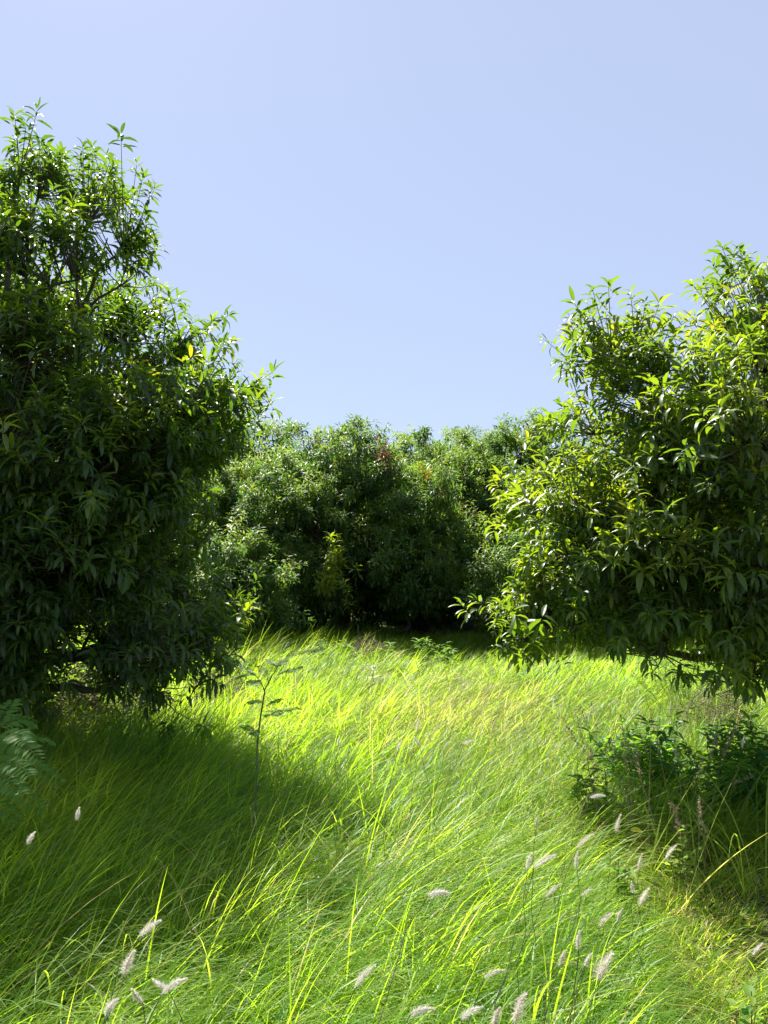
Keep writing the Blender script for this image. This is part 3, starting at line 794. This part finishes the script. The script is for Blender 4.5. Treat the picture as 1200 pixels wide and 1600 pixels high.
# ------------------------------------------------------------------ white seed plumes
def plume_mesh(rng, length, radius, bend):
    t = np.linspace(0, 1, 9)
    th = bend * t
    x = np.concatenate(([0], np.cumsum(np.sin(th[:-1]) * length / 8))); z = np.concatenate(([0], np.cumsum(np.cos(th[:-1]) * length / 8)))
    pp = np.stack([x, np.zeros(9), z], 1)
    V1, F1 = tubes([(pp, radius * 0.16 * np.array([.4, .8, 1, 1, 1, .9, .8, .5, .15]))], 5)
    n = 800
    u = rng.uniform(0, 1, n); i = (u * 7.999).astype(int); f = (u * 7.999 - i)[:, None]
    q = pp[i] * (1 - f) + pp[i + 1] * f
    tan = norm(pp[i + 1] - pp[i]); side = norm(rng.normal(0, 1, (n, 3)))
    D = norm(tan * rng.uniform(0.5, 1.3, n)[:, None] + side)
    L = radius * (0.55 + 0.75 * np.sin(np.clip(u * 1.05 + 0.12, 0, 1) * math.pi)) * rng.uniform(0.8, 2.3, n)
    hair = leaf_mesh(q, D, side + 0.01, L, np.full(n, 0.0009), rng.uniform(0.1, 0.7, n), rng.uniform(0.3, 1, n), 1, 0.0)
    return join([(V1, F1, np.full(len(V1), 0.3)), hair])
PLUMES = [   # px, py of the middle, height of it, length in px, tilt from upright (right +), fatness, label
    (235, 1452, .80, 44, 55, 1.0, 'white feathery seed plume, topmost of the lower left cluster, tilting right'),
    (203, 1506, .80, 46, 22, 1.1, 'upright white seed plume in the lower left, below the topmost one'),
    (214, 1556, .78, 26, -40, .9, 'short seed plume leaning left in the lower left cluster'),
    (250, 1537, .78, 24, -60, 1.0, 'stubby seed plume between two longer ones in the lower left cluster'),
    (272, 1542, .80, 48, 62, .9, 'long seed plume tilting right, rightmost of the lower left cluster'),
    (175, 1573, .78, 28, 40, 1.0, 'lowest seed plume of the lower left cluster'),
    (572, 1527, .82, 50, 45, .8, 'thin curved seed plume alone left of the bottom centre'),
    (660, 1582, .85, 42, 78, 1.0, 'nearly lying seed plume at the bottom edge, leftmost of the bottom row'),
    (738, 1585, .85, 42, 62, .9, 'tilted seed plume at the bottom edge, second of the bottom row'),
    (777, 1590, .85, 32, 20, .9, 'small upright seed plume at the bottom edge beside a taller one'),
    (815, 1577, .85, 52, 22, 1.2, 'tall pale seed plume rising at the bottom edge, rightmost of the bottom row'),
    (946, 1512, .78, 50, 30, 1.6, 'fattest fluffy white seed plume in the lower right foreground'),
    (773, 1523, .82, 38, 72, .7, 'thin drooping seed plume above the bottom row'),
    (686, 1399, .84, 38, 85, 1.4, 'fluffy seed plume lying flat on top of a bent brown stalk'),
    (905, 1470, .66, 32, 4, .8, 'slender upright seed plume up left of the fattest one'),
    (881, 1498, .70, 30, 25, .7, 'faint thin seed plume left of the fattest one'),
    (921, 1500, .70, 26, 30, .7, 'faint small seed plume just left of the fattest one'),
    (948, 1438, .66, 32, 48, 1.1, 'white seed plume tilting right, left one of a close pair above the fattest'),
    (970, 1430, .64, 24, 22, .8, 'smaller seed plume, right one of a close pair above the fattest'),
    (1008, 1402, .58, 32, 30, 1.3, 'fluffy forked-looking seed plume in the right foreground'),
    (990, 1387, .58, 22, -12, .7, 'small seed plume leaning left beside the fluffy forked-looking one'),
    (918, 1395, .70, 22, 62, .8, 'small flat-lying seed plume in the middle of the right cluster'),
    (865, 1392, .74, 34, 50, .8, 'seed plume below the bushy double one in the right centre'),
    (852, 1348, .78, 44, 62, 1.5, 'bushy white seed plume drooping right in the right centre'),
    (828, 1346, .78, 30, 15, .8, 'upright seed plume touching the left side of the bushy one'),
    (915, 1315, .74, 36, 52, 1.1, 'long seed plume tilting right, higher of the pair above the right cluster'),
    (903, 1345, .72, 30, 6, .8, 'upright seed plume right below the long tilted one'),
    (1002, 1347, .58, 28, 14, .8, 'upright seed plume alone above the fluffy forked-looking one'),
    (1049, 1332, .55, 30, 40, 1.2, 'clean white seed plume furthest right over the short grass'),
    (968, 1288, .66, 32, 14, 1.0, 'upright seed plume near the yellow fallen leaf'),
    (934, 1245, .74, 26, 84, 1.1, 'flat-lying seed plume below the small lit weed at the thicket'),
    (1185, 1484, .42, 26, 42, 1.0, 'pale seed plume at the right frame edge in the short grass'),
    (840, 1283, .78, 18, 10, .7, 'tiny faint seed plume above the bushy one'),
    (735, 1160, .84, 24, 76, 1.0, 'white seed plume lying right, rightmost in the middle distance'),
    (654, 1133, .84, 22, 10, .9, 'highest seed plume in the middle distance'),
    (652, 1158, .84, 18, -34, 1.0, 'small seed plume leaning left under the highest middle one'),
    (625, 1166, .84, 18, 22, .9, 'seed plume in the middle distance left of the leaning one'),
    (698, 1165, .84, 18, 30, .7, 'faint seed plume between the middle ones and the rightmost middle one'),
    (530, 1160, .86, 16, 0, .9, 'faint seed plume alone at the left of the middle distance'),
    (1162, 1160, .76, 22, 12, .9, 'pale seed plume before the dark weeds near the right frame edge'),
    (49, 1310, .72, 24, 30, 1.0, 'glinting seed plume in the deep shade near the left frame edge'),
    (122, 1272, .76, 22, 10, .9, 'glinting seed plume in the shade below the left tree'),
]
for k, (px, py, z, lp, tilt, fat, lab) in enumerate(PLUMES):
    rng = np.random.default_rng(200 + k)
    c = on(px, py, z)
    dist = c[1]
    ln = max(0.035, lp / FPX * dist * 0.86)
    bend = rng.uniform(0.25, 0.7)
    th = R(tilt)
    mid_off = np.array((math.sin(th), -0.1, math.cos(th))) * ln * 0.5
    foot_xy = c[:2] + np.array((-math.sin(th) * 0.22 - 0.05 * rng.uniform(0, 1), 0.10 * rng.normal()))
    foot = np.array((foot_xy[0], foot_xy[1], float(ground_z(foot_xy[0], foot_xy[1]))))
    root = thing('seed_plume', tuple(foot), lab, 'seed head', 'white seed plumes nodding over the grass')
    b = c - mid_off - foot
    sp = curve_pts((0, 0, -0.02), b, (-b[0] * 0.35, 0, 0.06), 9, rng)
    V, F = tubes([(sp, np.linspace(0.0016, 0.0009, 9))], 4)
    mesh_obj('stalk', raw_mesh('stalk', V, F), M['stem'] if k != 13 else M['dead'], root)
    V, F, T = plume_mesh(rng, ln, 0.0070 * fat * (ln / 0.07) ** 0.5, bend)
    a = th - bend * 0.5
    T = T * rng.uniform(0.35, 1.0)
    ca, sa = math.cos(a), math.sin(a)
    V = np.stack([V[:, 0] * ca + V[:, 2] * sa, V[:, 1], -V[:, 0] * sa + V[:, 2] * ca], 1) + b
    mesh_obj('plume', raw_mesh('plume', V, F, T), M['plume'], root)

for k, (px, py, dep, n_, h_, tt, lab) in enumerate((
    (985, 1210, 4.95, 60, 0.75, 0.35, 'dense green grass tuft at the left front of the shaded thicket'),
    (1060, 1210, 5.0, 60, 0.7, 0.2, 'shade-tinted green grass tuft in the middle front of the shaded thicket'),  # low tint puts the right tree's shade into the thicket tufts
    (1130, 1210, 4.95, 60, 0.72, 0.2, 'shade-tinted grass tuft right of the middle in the shaded thicket'),
    (95, 1170, 6.1, 90, 0.95, 0.12, 'tall shade-tinted grass tuft at the foot of the left tree nearest the frame edge'),  # shade under the left tree is put into these tufts' colour
    (165, 1170, 6.0, 100, 1.0, 0.12, 'tall shade-tinted grass tuft before the brown twig heap under the left tree'),
    (230, 1170, 6.0, 100, 1.05, 0.15, 'tall shade-tinted grass tuft under the hanging leaves of the left tree'),
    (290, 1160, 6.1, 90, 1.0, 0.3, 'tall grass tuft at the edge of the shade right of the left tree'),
    (1195, 1210, 5.0, 60, 0.72, 0.2, 'shade-tinted grass tuft at the right frame edge under the mango leaves'))):
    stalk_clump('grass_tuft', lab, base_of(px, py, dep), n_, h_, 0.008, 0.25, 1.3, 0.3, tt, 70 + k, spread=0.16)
